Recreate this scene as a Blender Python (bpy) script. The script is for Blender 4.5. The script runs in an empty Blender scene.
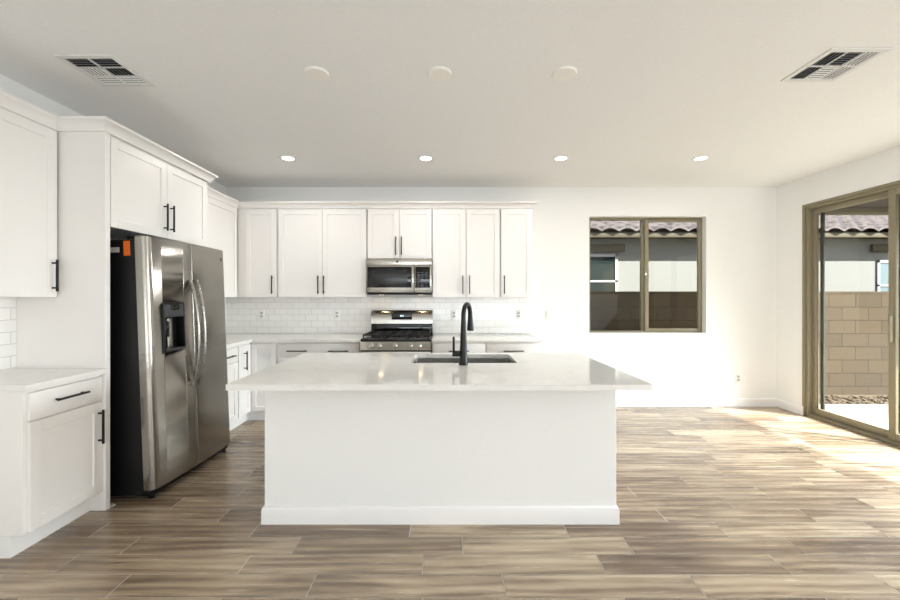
import bpy, bmesh, math, random
from mathutils import Vector, Matrix
SC = bpy.context.scene
COL = SC.collection
PI = math.pi
random.seed(7)

# ------------------------------------------------------------------ camera, world, sun, large lights, exposure
H = 1.37                      # eye height
cam = bpy.data.cameras.new('camera'); cam.sensor_width = 36; cam.lens = 16.0
cam.shift_x = 4 / 900; cam.shift_y = -2.7 / 900; cam.clip_start = 0.05
camo = bpy.data.objects.new('camera', cam); COL.objects.link(camo)
camo.location = (0, 0, H); camo.rotation_euler = (PI / 2, 0, 0)
SC.camera = camo

SUN_DIR = Vector((0.87 * math.cos(math.radians(36)), -0.493 * math.cos(math.radians(36)), math.sin(math.radians(36)))).normalized()
w = bpy.data.worlds.new('world'); SC.world = w; w.use_nodes = True
wn = w.node_tree.nodes; wl = w.node_tree.links
sky = wn.new('ShaderNodeTexSky'); sky.sky_type = 'NISHITA'; sky.sun_disc = False
sky.sun_elevation = math.radians(36); sky.sun_rotation = math.atan2(SUN_DIR.x, SUN_DIR.y); sky.air_density = 1.0; sky.dust_density = 2.0
wl.new(sky.outputs[0], wn['Background'].inputs[0]); wn['Background'].inputs[1].default_value = 0.22

sun = bpy.data.lights.new('sun', 'SUN'); sun.energy = 21.0; sun.angle = math.radians(0.6); sun.color = (1, 0.985, 0.95)
suno = bpy.data.objects.new('sun', sun); COL.objects.link(suno)
suno.rotation_euler = SUN_DIR.to_track_quat('Z', 'Y').to_euler(); suno.location = SUN_DIR * 20

def area(name, loc, rot, sx, sy, energy, color=(1, 1, 1)):
    l = bpy.data.lights.new(name, 'AREA'); l.shape = 'RECTANGLE'; l.size = sx; l.size_y = sy; l.energy = energy; l.color = color
    o = bpy.data.objects.new(name, l); COL.objects.link(o); o.location = loc; o.rotation_euler = rot
    return o
# unseen fill lamps added behind the camera, rear right and beyond the patio door
area('rear_fill', (0.6, -4.3, 0.9), (math.radians(151), 0, 0), 5.0, 1.7, 245, (0.79, 0.895, 1.0))  # added lamp, tipped upward to brighten the ceiling
area('right_rear_fill', (4.1, -1.2, 0.9), (math.radians(130), 0, PI / 2), 3.4, 1.5, 30, (0.88, 0.945, 1.0))  # extra fill lamp added at the unseen part of the right wall
psd = area('patio_fill', (6.1, 2.3, 1.3), (math.radians(54), 0, PI / 2), 3.6, 2.1, 560, (0.84, 0.925, 1.0)); psd.data.spread = math.radians(95)  # lamp added under the patio cover to strengthen light on the floor
SC.view_settings.view_transform = 'Standard'
SC.view_settings.look = 'None'
SC.view_settings.exposure = -0.12
SC.view_settings.gamma = 1.0
SC.view_settings.use_curve_mapping = False
SC.cycles.max_bounces = 10; SC.cycles.diffuse_bounces = 6; SC.cycles.glossy_bounces = 4
SC.cycles.use_denoising = True
SC.cycles.caustics_reflective = False; SC.cycles.caustics_refractive = False
SC.cycles.sample_clamp_indirect = 4.0

# ------------------------------------------------------------------ materials
def lin(c):
    r = []
    for v in c:
        v = v / 255.0
        r.append(v / 12.92 if v <= 0.04045 else ((v + 0.055) / 1.055) ** 2.4)
    return (r[0], r[1], r[2], 1)
class NT:
    def __init__(s, name):
        s.m = bpy.data.materials.new(name); s.m.use_nodes = True
        s.n = s.m.node_tree.nodes; s.l = s.m.node_tree.links; s.b = s.n['Principled BSDF']
    def new(s, t, **k):
        x = s.n.new(t)
        for a, v in k.items(): setattr(x, a, v)
        return x
    def link(s, a, b): s.l.new(a, b)
    def set(s, **k):
        for a, v in k.items(): s.b.inputs[a.replace('_', ' ')].default_value = v
    def coord(s, scale=(1, 1, 1)):
        t = s.new('ShaderNodeTexCoord'); mp = s.new('ShaderNodeMapping'); mp.inputs['Scale'].default_value = scale
        s.link(t.outputs['Object'], mp.inputs[0]); return mp.outputs[0]
    def noise(s, vec, scale, detail=3, rough=0.5, dist=0):
        n = s.new('ShaderNodeTexNoise'); s.link(vec, n.inputs['Vector'])
        n.inputs['Scale'].default_value = scale; n.inputs['Detail'].default_value = detail
        n.inputs['Roughness'].default_value = rough; n.inputs['Distortion'].default_value = dist
        return n.outputs['Fac']
    def ramp(s, fac, stops):
        r = s.new('ShaderNodeValToRGB'); s.link(fac, r.inputs[0])
        e = r.color_ramp.elements
        while len(e) < len(stops): e.new(0.5)
        for i, (p, c) in enumerate(stops): e[i].position = p; e[i].color = c
        return r.outputs[0]
    def bump(s, h, strength=0.2, dist=0.01):
        b = s.new('ShaderNodeBump'); b.inputs['Strength'].default_value = strength; b.inputs['Distance'].default_value = dist
        s.link(h, b.inputs['Height']); s.link(b.outputs[0], s.b.inputs['Normal']); return b
    def math(s, op, a, b=None):
        m = s.new('ShaderNodeMath', operation=op)
        for i, v in enumerate((a, b)):
            if v is None: continue
            if isinstance(v, (int, float)): m.inputs[i].default_value = v
            else: s.link(v, m.inputs[i])
        return m.outputs[0]
    def mix(s, fac, a, b, mode='MIX'):
        m = s.new('ShaderNodeMix', data_type='RGBA', blend_type=mode)
        for sock, v in ((m.inputs['Factor'], fac), (m.inputs[6], a), (m.inputs[7], b)):
            if isinstance(v, (int, float, tuple)): sock.default_value = v
            else: s.link(v, sock)
        return m.outputs[2]

def paint(name, c, rough=0.5, bump=0.0, scale=60, metal=0.0, spec=0.5, var=0.02):
    t = NT(name); t.set(Roughness=rough, Metallic=metal); t.b.inputs['Specular IOR Level'].default_value = spec
    v = t.coord()
    f = t.noise(v, scale, 3)
    a = lin(c); d = tuple(x * (1 - var * 2) for x in a[:3]) + (1,)
    t.link(t.ramp(f, [(0.3, d), (0.7, a)]), t.b.inputs['Base Color'])
    if bump: t.bump(f, bump, 0.003)
    return t.m
M = {}
M['wall'] = paint('wall_paint', (240, 240, 238), 0.75, 0.08, 90, spec=0.3)
M['ceiling'] = paint('ceiling_paint', (242, 242, 241), 0.85, 0.08, 80, spec=0.2)
M['cab'] = paint('cabinet_paint', (236, 233, 230), 0.35, 0.0, 8, var=0.004)
M['trim'] = paint('trim_paint', (240, 239, 237), 0.4, 0.0, 8, var=0.004)
M['plate'] = paint('outlet_plastic', (238, 238, 236), 0.35, var=0.004)
M['socket'] = paint('outlet_socket', (190, 188, 184), 0.4, var=0.004)
M['black_metal'] = paint('matte_black_metal', (10, 10, 10), 0.4, spec=0.35)
M['black'] = paint('black_plastic', (9, 9, 10), 0.35, spec=0.35)
M['fridge_side'] = paint('textured_black_steel', (12, 12, 13), 0.5, 0.1, 300, spec=0.35)
M['black_gloss'] = paint('black_glass', (9, 9, 10), 0.08)
M['dark_grey'] = paint('dark_grey_plastic', (52, 53, 55), 0.35)
M['cast'] = paint('cast_iron', (16, 16, 16), 0.6, 0.2, 200)
M['oven_window'] = paint('oven_window_mesh', (33, 33, 34), 0.25)
M['grey_print'] = paint('grey_print', (82, 82, 84), 0.5)
M['orange'] = paint('orange_sticker', (232, 110, 24), 0.6)
M['label_white'] = paint('paper_label', (205, 205, 200), 0.6)
M['chrome'] = paint('polished_metal', (215, 213, 208), 0.18, metal=1.0)
M['cover'] = paint('cover_plate_cream', (246, 243, 236), 0.5)
M['duct_shade'] = paint('duct_shade_grey', (38, 38, 38), 0.8)
M['vent'] = paint('vent_enamel', (228, 228, 226), 0.45)
M['tan'] = paint('tan_vinyl_frame', (134, 125, 101), 0.45)
M['dark_green'] = paint('dark_bronze_frame', (54, 54, 44), 0.5)
M['stucco'] = paint('stucco', (150, 151, 145), 0.95, 0.9, 35, var=0.06)
M['fascia'] = paint('fascia_paint', (98, 90, 70), 0.7)
M['soffit'] = paint('patio_soffit', (64, 54, 41), 0.85, 0.3, 30)
M['concrete'] = paint('concrete', (150, 146, 137), 0.9, 0.3, 25, var=0.06)
M['gravel'] = paint('gravel', (118, 103, 82), 0.95, 0.8, 60, var=0.2)
M['grout'] = paint('floor_grout', (206, 199, 188), 0.8)
M['white_vinyl'] = paint('white_vinyl', (190, 191, 189), 0.45)

def quartz():
    t = NT('white_quartz'); t.set(Roughness=0.09)
    v = t.coord(); f = t.noise(v, 3.0, 6, 0.6, 1.5)
    g = t.noise(v, 140, 2)
    c = t.ramp(f, [(0.35, lin((232, 230, 226))), (0.49, lin((229, 227, 223))), (0.53, lin((234, 232, 228))), (0.8, lin((231, 229, 226)))])
    t.link(t.mix(t.ramp(g, [(0.3, (0, 0, 0, 1)), (0.75, (0.12, 0.12, 0.12, 1))]), c, lin((205, 200, 194))), t.b.inputs['Base Color'])
    return t.m
M['quartz'] = quartz()

def steel(name, c=(172, 168, 161), rough=0.22, stretch=(2, 2, 400), wave=0.0):
    t = NT(name); t.set(Metallic=1.0)
    v = t.coord(stretch); f = t.noise(v, 1.0, 2)
    t.link(t.ramp(f, [(0.2, tuple(x * 0.93 for x in lin(c)[:3]) + (1,)), (0.8, lin(c))]), t.b.inputs['Base Color'])
    t.link(t.math('MULTIPLY_ADD', f, 0.12), t.b.inputs['Roughness'])
    t.b.inputs['Roughness'].links[0].from_node.inputs[2].default_value = rough - 0.06
    if wave:
        v2 = t.coord((0.7, 0.7, 3.2)); g = t.noise(v2, 1.6, 2, 0.4)
        t.bump(g, wave, 0.03)
    return t.m
M['steel'] = steel('brushed_steel', (190, 186, 177), 0.24)
M['steel_door'] = steel('satin_steel_door', (158, 154, 147), 0.23, (0.6, 0.6, 3.0), 0.1)
M['steel_handle'] = steel('satin_handle_steel', (150, 147, 142), 0.28, (60, 60, 60))
M['steel_sink'] = steel('satin_sink_steel', (180, 177, 172), 0.3, (80, 80, 80))

def tile(name, axis):
    t = NT(name); t.set(Roughness=0.12)
    tc = t.new('ShaderNodeTexCoord'); sp = t.new('ShaderNodeSeparateXYZ'); cb = t.new('ShaderNodeCombineXYZ')
    t.link(tc.outputs['Object'], sp.inputs[0]); t.link(sp.outputs[axis], cb.inputs[0]); t.link(sp.outputs[2], cb.inputs[1])
    br = t.new('ShaderNodeTexBrick'); t.link(cb.outputs[0], br.inputs['Vector'])
    br.inputs['Scale'].default_value = 1; br.inputs['Brick Width'].default_value = 0.1535; br.inputs['Row Height'].default_value = 0.0767
    br.inputs['Mortar Size'].default_value = 0.0022; br.inputs['Mortar Smooth'].default_value = 0.3; br.inputs['Bias'].default_value = 0
    br.inputs['Color1'].default_value = lin((238, 237, 235)); br.inputs['Color2'].default_value = lin((233, 232, 230)); br.inputs['Mortar'].default_value = lin((204, 201, 197))
    t.link(br.outputs['Color'], t.b.inputs['Base Color'])
    t.bump(t.math('SUBTRACT', 1.0, br.outputs['Fac']), 0.5, 0.003)
    return t.m
M['tile_x'] = tile('subway_tile', 0); M['tile_y'] = tile('subway_tile_side', 1)

def block():
    t = NT('concrete_block'); t.set(Roughness=0.95)
    tc = t.new('ShaderNodeTexCoord'); sp = t.new('ShaderNodeSeparateXYZ'); cb = t.new('ShaderNodeCombineXYZ')
    t.link(tc.outputs['Object'], sp.inputs[0]); t.link(sp.outputs[0], cb.inputs[0]); t.link(sp.outputs[2], cb.inputs[1])
    br = t.new('ShaderNodeTexBrick'); t.link(cb.outputs[0], br.inputs['Vector'])
    br.inputs['Scale'].default_value = 1; br.inputs['Brick Width'].default_value = 0.406; br.inputs['Row Height'].default_value = 0.203
    br.inputs['Mortar Size'].default_value = 0.005; br.inputs['Mortar Smooth'].default_value = 0.2; br.inputs['Bias'].default_value = 0
    br.inputs['Color1'].default_value = lin((96, 82, 62)); br.inputs['Color2'].default_value = lin((82, 70, 53)); br.inputs['Mortar'].default_value = lin((46, 38, 28))
    n = t.noise(t.coord(), 40, 4)
    t.link(t.mix(0.25, br.outputs['Color'], t.ramp(n, [(0.3, lin((62, 53, 40))), (0.7, lin((96, 84, 65)))])), t.b.inputs['Base Color'])
    t.bump(t.math('SUBTRACT', t.math('MULTIPLY', n, 0.3), br.outputs['Fac']), 0.8, 0.008)
    return t.m
M['block'] = block()

def roof_tile():
    t = NT('concrete_roof_tile'); t.set(Roughness=0.9)
    n = t.noise(t.coord((3, 2.5, 2.5)), 1.5, 4)
    t.link(t.ramp(n, [(0.3, lin((78, 70, 68))), (0.5, lin((126, 117, 115))), (0.7, lin((94, 83, 80)))]), t.b.inputs['Base Color'])
    return t.m
M['roof'] = roof_tile()

def wood_plank():
    t = NT('wood_look_plank_tile')
    at = t.new('ShaderNodeAttribute', attribute_name='plank'); sp = t.new('ShaderNodeSeparateColor'); t.link(at.outputs['Color'], sp.inputs[0])
    tc = t.new('ShaderNodeTexCoord'); s2 = t.new('ShaderNodeSeparateXYZ'); t.link(tc.outputs['Object'], s2.inputs[0])
    cb = t.new('ShaderNodeCombineXYZ')
    t.link(t.math('ADD', s2.outputs[0], t.math('MULTIPLY', sp.outputs[1], 37.0)), cb.inputs[0])
    t.link(t.math('ADD', s2.outputs[1], t.math('MULTIPLY', sp.outputs[2], 23.0)), cb.inputs[1])
    t.link(t.math('MULTIPLY', sp.outputs[0], 11.0), cb.inputs[2])
    def mp(sc):
        m = t.new('ShaderNodeMapping'); m.inputs['Scale'].default_value = sc; t.link(cb.outputs[0], m.inputs[0]); return m.outputs[0]
    broad = t.noise(mp((0.8, 4.0, 1)), 1.4, 5, 0.55, 0.9)
    fine = t.noise(mp((1.6, 34, 1)), 1.4, 5, 0.6, 0.5)
    # growth-ring figure
    ring = t.new('ShaderNodeTexWave', wave_type='BANDS', bands_direction='Y'); t.link(mp((0.5, 3.2, 1)), ring.inputs[0])
    ring.inputs['Scale'].default_value = 1.6; ring.inputs['Distortion'].default_value = 7.0; ring.inputs['Detail'].default_value = 2.5; ring.inputs['Detail Scale'].default_value = 1.1
    f = t.math('ADD', t.math('MULTIPLY', broad, 0.62), t.math('ADD', t.math('MULTIPLY', fine, 0.22), t.math('MULTIPLY', ring.outputs['Fac'], 0.12)))
    f = t.math('ADD', f, t.math('MULTIPLY', t.math('SUBTRACT', sp.outputs[0], 0.5), 0.2))
    c = t.ramp(f, [(0.26, lin((92, 75, 59))), (0.42, lin((127, 108, 88))), (0.54, lin((161, 142, 118))), (0.72, lin((196, 177, 150)))])
    t.link(c, t.b.inputs['Base Color'])
    t.link(t.math('ADD', t.math('MULTIPLY', fine, 0.12), 0.2), t.b.inputs['Roughness']); t.b.inputs['Specular IOR Level'].default_value = 0.7
    t.bump(fine, 0.05, 0.002)
    return t.m
M['plank'] = wood_plank()

def glass(name, tint=(1, 1, 1, 1), refl=0.08):
    t = NT(name)
    tr = t.new('ShaderNodeBsdfTransparent'); tr.inputs[0].default_value = tint
    gl = t.new('ShaderNodeBsdfGlossy'); gl.inputs['Roughness'].default_value = 0.02
    fr = t.new('ShaderNodeFresnel'); fr.inputs[0].default_value = 1.3
    mx = t.new('ShaderNodeMixShader')
    ge = t.new('ShaderNodeNewGeometry'); fr.inputs[0].default_value = 1.4
    t.link(t.math('MULTIPLY', fr.outputs[0], t.math('SUBTRACT', 1.0, ge.outputs['Backfacing'])), mx.inputs[0]); t.link(tr.outputs[0], mx.inputs[1]); t.link(gl.outputs[0], mx.inputs[2])
    t.link(mx.outputs[0], t.n['Material Output'].inputs[0])
    return t.m
M['glass'] = glass('clear_glass', (0.97, 0.98, 0.97, 1))
M['tint_glass'] = paint('neighbour_window_glass', (42, 52, 50), 0.08)
M['pale_glass'] = paint('neighbour_pale_pane', (120, 142, 150), 0.15)  # pale blue-grey pane colour

def emit(name, col, s):
    t = NT(name); t.b.inputs['Emission Color'].default_value = col; t.b.inputs['Emission Strength'].default_value = s
    t.set(Base_Color=(0.9, 0.9, 0.9, 1)); return t.m
M['lamp'] = emit('lamp_diffuser', (1, 0.96, 0.9, 1), 8)
M['warm_lamp'] = emit('warm_lamp_lens', (1, 0.72, 0.4, 1), 9)
M['display'] = emit('clock_digits', (0.8, 0.9, 1, 1), 1.2)

# ------------------------------------------------------------------ mesh helpers
def nb(): return bmesh.new()
def box(bm, x0, x1, y0, y1, z0, z1, b=0.0, seg=2):
    if x1 < x0: x0, x1 = x1, x0
    if y1 < y0: y0, y1 = y1, y0
    if z1 < z0: z0, z1 = z1, z0
    v = [bm.verts.new(p) for p in ((x0, y0, z0), (x1, y0, z0), (x1, y1, z0), (x0, y1, z0), (x0, y0, z1), (x1, y0, z1), (x1, y1, z1), (x0, y1, z1))]
    fs = [bm.faces.new([v[i] for i in q]) for q in ((0, 3, 2, 1), (4, 5, 6, 7), (0, 1, 5, 4), (1, 2, 6, 5), (2, 3, 7, 6), (3, 0, 4, 7))]
    if b:
        es = set(e for f in fs for e in f.edges)
        bmesh.ops.bevel(bm, geom=list(es), offset=b, segments=seg, affect='EDGES', profile=0.5)
    return bm
def ring_verts(bm, c, ax1, ax2, r, n, r2=None):
    r2 = r if r2 is None else r2
    return [bm.verts.new(c + ax1 * (r * math.cos(2 * PI * i / n)) + ax2 * (r2 * math.sin(2 * PI * i / n))) for i in range(n)]
def bridge(bm, a, b):
    n = len(a)
    for i in range(n): bm.faces.new((a[i], a[(i + 1) % n], b[(i + 1) % n], b[i]))
def tube(bm, pts, radii, n=14, flat=1.0):
    pts = [Vector(p) for p in pts]
    if isinstance(radii, (int, float)): radii = [radii] * len(pts)
    rings = []
    ref = None
    for i, p in enumerate(pts):
        d = (pts[min(i + 1, len(pts) - 1)] - pts[max(i - 1, 0)]).normalized()
        if ref is None:
            ref = Vector((1, 0, 0)) if abs(d.x) < 0.8 else Vector((0, 1, 0))
        a = (ref - d * ref.dot(d)).normalized(); ref = a
        rings.append(ring_verts(bm, p, a, d.cross(a), radii[i], n, radii[i] * flat))
    for a, b in zip(rings, rings[1:]): bridge(bm, a, b)
    bm.faces.new(rings[0][::-1]); bm.faces.new(rings[-1])
    return bm
def lathe(bm, prof, c=(0, 0, 0), n=32, axis='Z'):
    c = Vector(c)
    ax = {'Z': (Vector((1, 0, 0)), Vector((0, 1, 0)), Vector((0, 0, 1))), 'Y': (Vector((1, 0, 0)), Vector((0, 0, 1)), Vector((0, -1, 0)))}[axis]
    rings = [ring_verts(bm, c + ax[2] * z, ax[0], ax[1], r, n) for r, z in prof]
    for a, b in zip(rings, rings[1:]): bridge(bm, a, b)
    bm.faces.new(rings[0][::-1]); bm.faces.new(rings[-1])
    return bm
def prism(bm, poly, z0, z1):
    a = [bm.verts.new((x, y, z0)) for x, y in poly]; b = [bm.verts.new((x, y, z1)) for x, y in poly]
    bridge(bm, a, b); bm.faces.new(a[::-1]); bm.faces.new(b); return bm
def sweep(bm, path, prof):
    """profile points (out, z) carried along a plan polyline; 'out' is to the right of travel; corners mitred"""
    P = [Vector((x, y)) for x, y in path]; rows = []
    for i, p in enumerate(P):
        ns = []
        if i > 0: d = (P[i] - P[i - 1]).normalized(); ns.append(Vector((d.y, -d.x)))
        if i < len(P) - 1: d = (P[i + 1] - P[i]).normalized(); ns.append(Vector((d.y, -d.x)))
        m = ns[0] if len(ns) == 1 else (ns[0] + ns[1]) / (1 + ns[0].dot(ns[1]))
        rows.append([bm.verts.new((p.x + m.x * o, p.y + m.y * o, z)) for o, z in prof])
    for a, b in zip(rows, rows[1:]): bridge(bm, a, b)
    bm.faces.new(rows[0][::-1]); bm.faces.new(rows[-1]); return bm
def obj(name, bm, mat, parent=None, loc=(0, 0, 0), rot=(0, 0, 0), smooth=True):
    bmesh.ops.recalc_face_normals(bm, faces=bm.faces[:])
    me = bpy.data.meshes.new(name); bm.to_mesh(me); bm.free()
    for m in (mat if isinstance(mat, (list, tuple)) else [mat]): me.materials.append(m)
    if smooth:
        for p in me.polygons: p.use_smooth = True
        me.set_sharp_from_angle(angle=math.radians(35))
    o = bpy.data.objects.new(name, me); COL.objects.link(o)
    if parent: o.parent = parent
    o.location = loc; o.rotation_euler = rot
    return o
def tag(o, label, cat, group=None, kind=None):
    o['label'] = label; o['category'] = cat
    if group: o['group'] = group
    if kind: o['kind'] = kind
    return o
def thing(name, label, cat, loc=(0, 0, 0), rot=(0, 0, 0), group=None):
    o = bpy.data.objects.new(name, None); COL.objects.link(o); o.location = loc; o.rotation_euler = rot
    o.empty_display_size = 0.1
    return tag(o, label, cat, group)
def struct(name, bm, mat, label, cat, parent=None, smooth=False):
    o = obj(name, bm, mat, parent, smooth=smooth)
    if parent is None: tag(o, label, cat, kind='structure')
    return o
def copy_tree(o, parent=None):
    c = o.copy(); COL.objects.link(c)
    if parent: c.parent = parent
    for ch in list(o.children): copy_tree(ch, c)
    return c

# ------------------------------------------------------------------ the setting
XL, XR, YB, YF, CZ = -2.765, 4.155, 5.025, -4.5, 2.756
WT = 0.15
# floor: planks 6 x 36 in, laid along X, as one mesh with a per-plank attribute
PIT, LEN, GAP = 0.1535, 0.9165, 0.0042
known = {-2: -0.64, -1: -1.035, 0: -0.826, 1: -1.127, 2: -1.395, 3: 1.878, 4: -1.44, 5: -1.887}
bm = nb(); cl = bm.loops.layers.float_color.new('plank')
rng = random.Random(11)
for r in range(-44, 20):
    y0 = 2.131 + PIT * r + GAP / 2; y1 = y0 + PIT - GAP
    y0, y1 = max(y0, YF), min(y1, YB + 0.02)
    if y1 <= y0: continue
    off = known.get(r, rng.uniform(0, LEN))
    k = math.floor((XL - off) / LEN)
    while off + k * LEN < XR + 0.15:
        x0 = max(off + k * LEN + GAP / 2, XL - 0.02); x1 = min(off + (k + 1) * LEN - GAP / 2, XR + 0.02); k += 1
        if x1 <= x0 + 0.005: continue
        f = bm.faces.new([bm.verts.new(p) for p in ((x0, y0, 0), (x1, y0, 0), (x1, y1, 0), (x0, y1, 0))])
        c = (rng.random(), rng.random(), rng.random(), 1)
        for lp in f.loops: lp[cl] = c
me_floor = bm
g0 = len(bm.faces)
fl = struct('floor', bm, [M['plank'], M['grout']], 'brown wood-look plank tile floor with pale grout lines', 'floor')
bm = nb(); box(bm, XL - WT, XR + WT, YF - WT, YB + WT, -0.12, -0.0015)
obj('grout_bed', bm, M['grout'], fl, smooth=False)

bm = nb(); box(bm, XL - WT, XR + WT, YF - WT, YB + WT, CZ, CZ + 0.12)
struct('ceiling', bm, M['ceiling'], 'flat white painted ceiling', 'ceiling')
bm = nb(); box(bm, XL - WT, XL, YF - WT, YB + WT, 0, CZ)
struct('wall_left', bm, M['wall'], 'white wall behind the left cabinet run and refrigerator', 'wall')
WX0, WX1, WZ0, WZ1 = 1.80, 3.268, 0.918, 2.385
bm = nb()
box(bm, XL, WX0, YB, YB + WT, 0, CZ); box(bm, WX1, XR + WT, YB, YB + WT, 0, CZ)
box(bm, WX0, WX1, YB, YB + WT, 0, WZ0); box(bm, WX0, WX1, YB, YB + WT, WZ1, CZ)
struct('wall_back', bm, M['wall'], 'white back wall with the kitchen run and a square slider window', 'wall')
DY0, DY1, DZ = 1.90, 4.64, 2.42
bm = nb()
box(bm, XR, XR + WT, DY1, YB, 0, CZ); box(bm, XR, XR + WT, DY0, DY1, DZ, CZ)
box(bm, XR, XR + WT, 0.6, DY0, 0, CZ); box(bm, XR, XR + WT, -3.0, 0.6, 2.42, CZ); box(bm, XR, XR + WT, YF, -3.0, 0, CZ); box(bm, XR, XR + WT, -3.0, 0.6, 0, 0.1)
struct('wall_right', bm, M['wall'], 'white right wall holding the sliding patio door', 'wall')
bm = nb()
box(bm, XL, -1.95, YF - WT, YF, 0, CZ); box(bm, 3.15, XR, YF - WT, YF, 0, CZ); box(bm, -1.95, 3.15, YF - WT, YF, 0, 0.35); box(bm, -1.95, 3.15, YF - WT, YF, 2.55, CZ)
struct('wall_rear', bm, M['wall'], 'white wall behind the viewer with a wide window opening', 'wall')

BB = [(0, 0), (0.014, 0), (0.014, 0.085), (0.009, 0.1), (0, 0.104)]
bm = nb(); sweep(bm, [(1.05, YB), (XR, YB)], BB)
struct('baseboard_back', bm, M['trim'], 'white baseboard along the back wall under the window', 'baseboard')
bm = nb(); sweep(bm, [(XR, YB - 0.014), (XR, DY1 + 0.005)], BB)
struct('baseboard_right', bm, M['trim'], 'short white baseboard on the right wall beside the patio door', 'baseboard')

# window_1: tan horizontal slider
FY0, FY1 = YB + 0.075, YB + 0.14
bm = nb()
fw = 0.042
box(bm, WX0, WX0 + fw, FY0, FY1, WZ0, WZ1, 0.004); box(bm, WX1 - 0.026, WX1, FY0, FY1, WZ0, WZ1, 0.004)
box(bm, WX0 + fw, WX1 - 0.026, FY0, FY1, WZ0, WZ0 + 0.025, 0.004); box(bm, WX0 + fw, WX1 - 0.026, FY0, FY1, WZ1 - 0.03, WZ1, 0.004)
box(bm, 2.50, 2.545, FY0 + 0.02, FY1, WZ0 + 0.02, WZ1 - 0.03, 0.004)
win = struct('window_1', bm, M['tan'], 'tan framed two-pane slider window in the back wall', 'window', smooth=True)
bm = nb()
sx0, sx1, sz0, sz1 = 2.53, WX1 - 0.022, WZ0 + 0.02, WZ1 - 0.024
for a in ((sx0, sx0 + 0.05, sz0, sz1), (sx1 - 0.036, sx1, sz0, sz1)): box(bm, a[0], a[1], FY0 - 0.012, FY0 + 0.022, a[2], a[3], 0.004)
box(bm, sx0 + 0.05, sx1 - 0.036, FY0 - 0.012, FY0 + 0.022, sz0, sz0 + 0.036, 0.004); box(bm, sx0 + 0.05, sx1 - 0.036, FY0 - 0.012, FY0 + 0.022, sz1 - 0.032, sz1, 0.004)
sash = obj('sash', bm, M['tan'], win)
bm = nb(); box(bm, sx0 - 0.004, sx0 + 0.012, FY0 - 0.026, FY0 - 0.006, 1.64, 1.70, 0.003); obj('latch', bm, M['chrome'], win)
bm = nb(); box(bm, WX0 + fw - 0.005, 2.51, FY1 - 0.03, FY1 - 0.026, WZ0 + 0.02, WZ1 - 0.025); obj('pane', bm, M['glass'], win, smooth=False)
bm = nb(); box(bm, sx0 + 0.045, sx1 - 0.03, FY0 + 0.003, FY0 + 0.007, sz0 + 0.03, sz1 - 0.028); obj('pane', bm, M['glass'], sash, smooth=False)
bm = nb(); box(bm, WX0 + 0.001, WX1 - 0.001, YB - 0.004, FY0 + 0.01, WZ0 - 0.004, WZ0 + 0.004, 0.002)
struct('trim_1', bm, M['trim'], 'white sill at the foot of the back window', 'window sill')

# door_1: tan sliding patio door
DX = XR + 0.012
bm = nb()
box(bm, DX, XR + 0.14, DY1 - 0.035, DY1, 0, DZ, 0.004); box(bm, DX, XR + 0.14, DY0, DY0 + 0.035, 0, DZ, 0.004)
box(bm, DX, XR + 0.14, DY0 + 0.035, DY1 - 0.035, DZ - 0.035, DZ, 0.004)
box(bm, DX, XR + 0.14, DY0 + 0.035, DY1 - 0.035, -0.001, 0.02, 0.003)
for xx in (0.035, 0.075, 0.115): box(bm, XR + xx - 0.004, XR + xx + 0.004, DY0 + 0.035, DY1 - 0.035, 0.02, 0.032)
# slim interior casing
box(bm, XR - 0.006, DX + 0.01, DY1 - 0.008, DY1 + 0.022, 0, DZ + 0.022, 0.002); box(bm, XR - 0.006, DX + 0.01, DY0 - 0.022, DY1 - 0.008, DZ - 0.008, DZ + 0.022, 0.002)
door = struct('door_1', bm, M['tan'], 'tan framed sliding glass patio door in the right wall', 'door', smooth=True)
def panel(nm, x, y0, y1, mat, st=0.062, rail=0.075, glassy=True, th=0.034):
    bm = nb()
    box(bm, x, x + th, y0, y0 + st, 0.03, DZ - 0.03, 0.004); box(bm, x, x + th, y1 - st, y1, 0.03, DZ - 0.03, 0.004)
    box(bm, x, x + th, y0 + st, y1 - st, 0.03, 0.03 + rail, 0.004); box(bm, x, x + th, y0 + st, y1 - st, DZ - 0.03 - rail * 0.85, DZ - 0.03, 0.004)
    p = obj(nm, bm, mat, door)
    if glassy:
        bm = nb(); box(bm, x + th / 2 - 0.003, x + th / 2 + 0.003, y0 + st - 0.006, y1 - st + 0.006, 0.1, DZ - 0.09); obj('pane', bm, M['glass'], p, smooth=False)
    return p
panel('sliding_panel', XR + 0.06, 3.70, DY1 - 0.03, M['tan'], st=0.05)
panel('sliding_panel', XR + 0.018, 2.79, 3.775, M['tan'])
panel('sliding_panel', XR + 0.06, DY0 + 0.03, 2.855, M['tan'])
panel('screen_frame', XR + 0.105, 3.55, 4.555, M['dark_green'], st=0.04, rail=0.04, glassy=False, th=0.02)
bm = nb(); box(bm, XR - 0.02, XR + 0.02, 3.725, 3.745, 0.95, 1.2, 0.005); obj('door_pull', bm, M['tan'], door)

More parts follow.
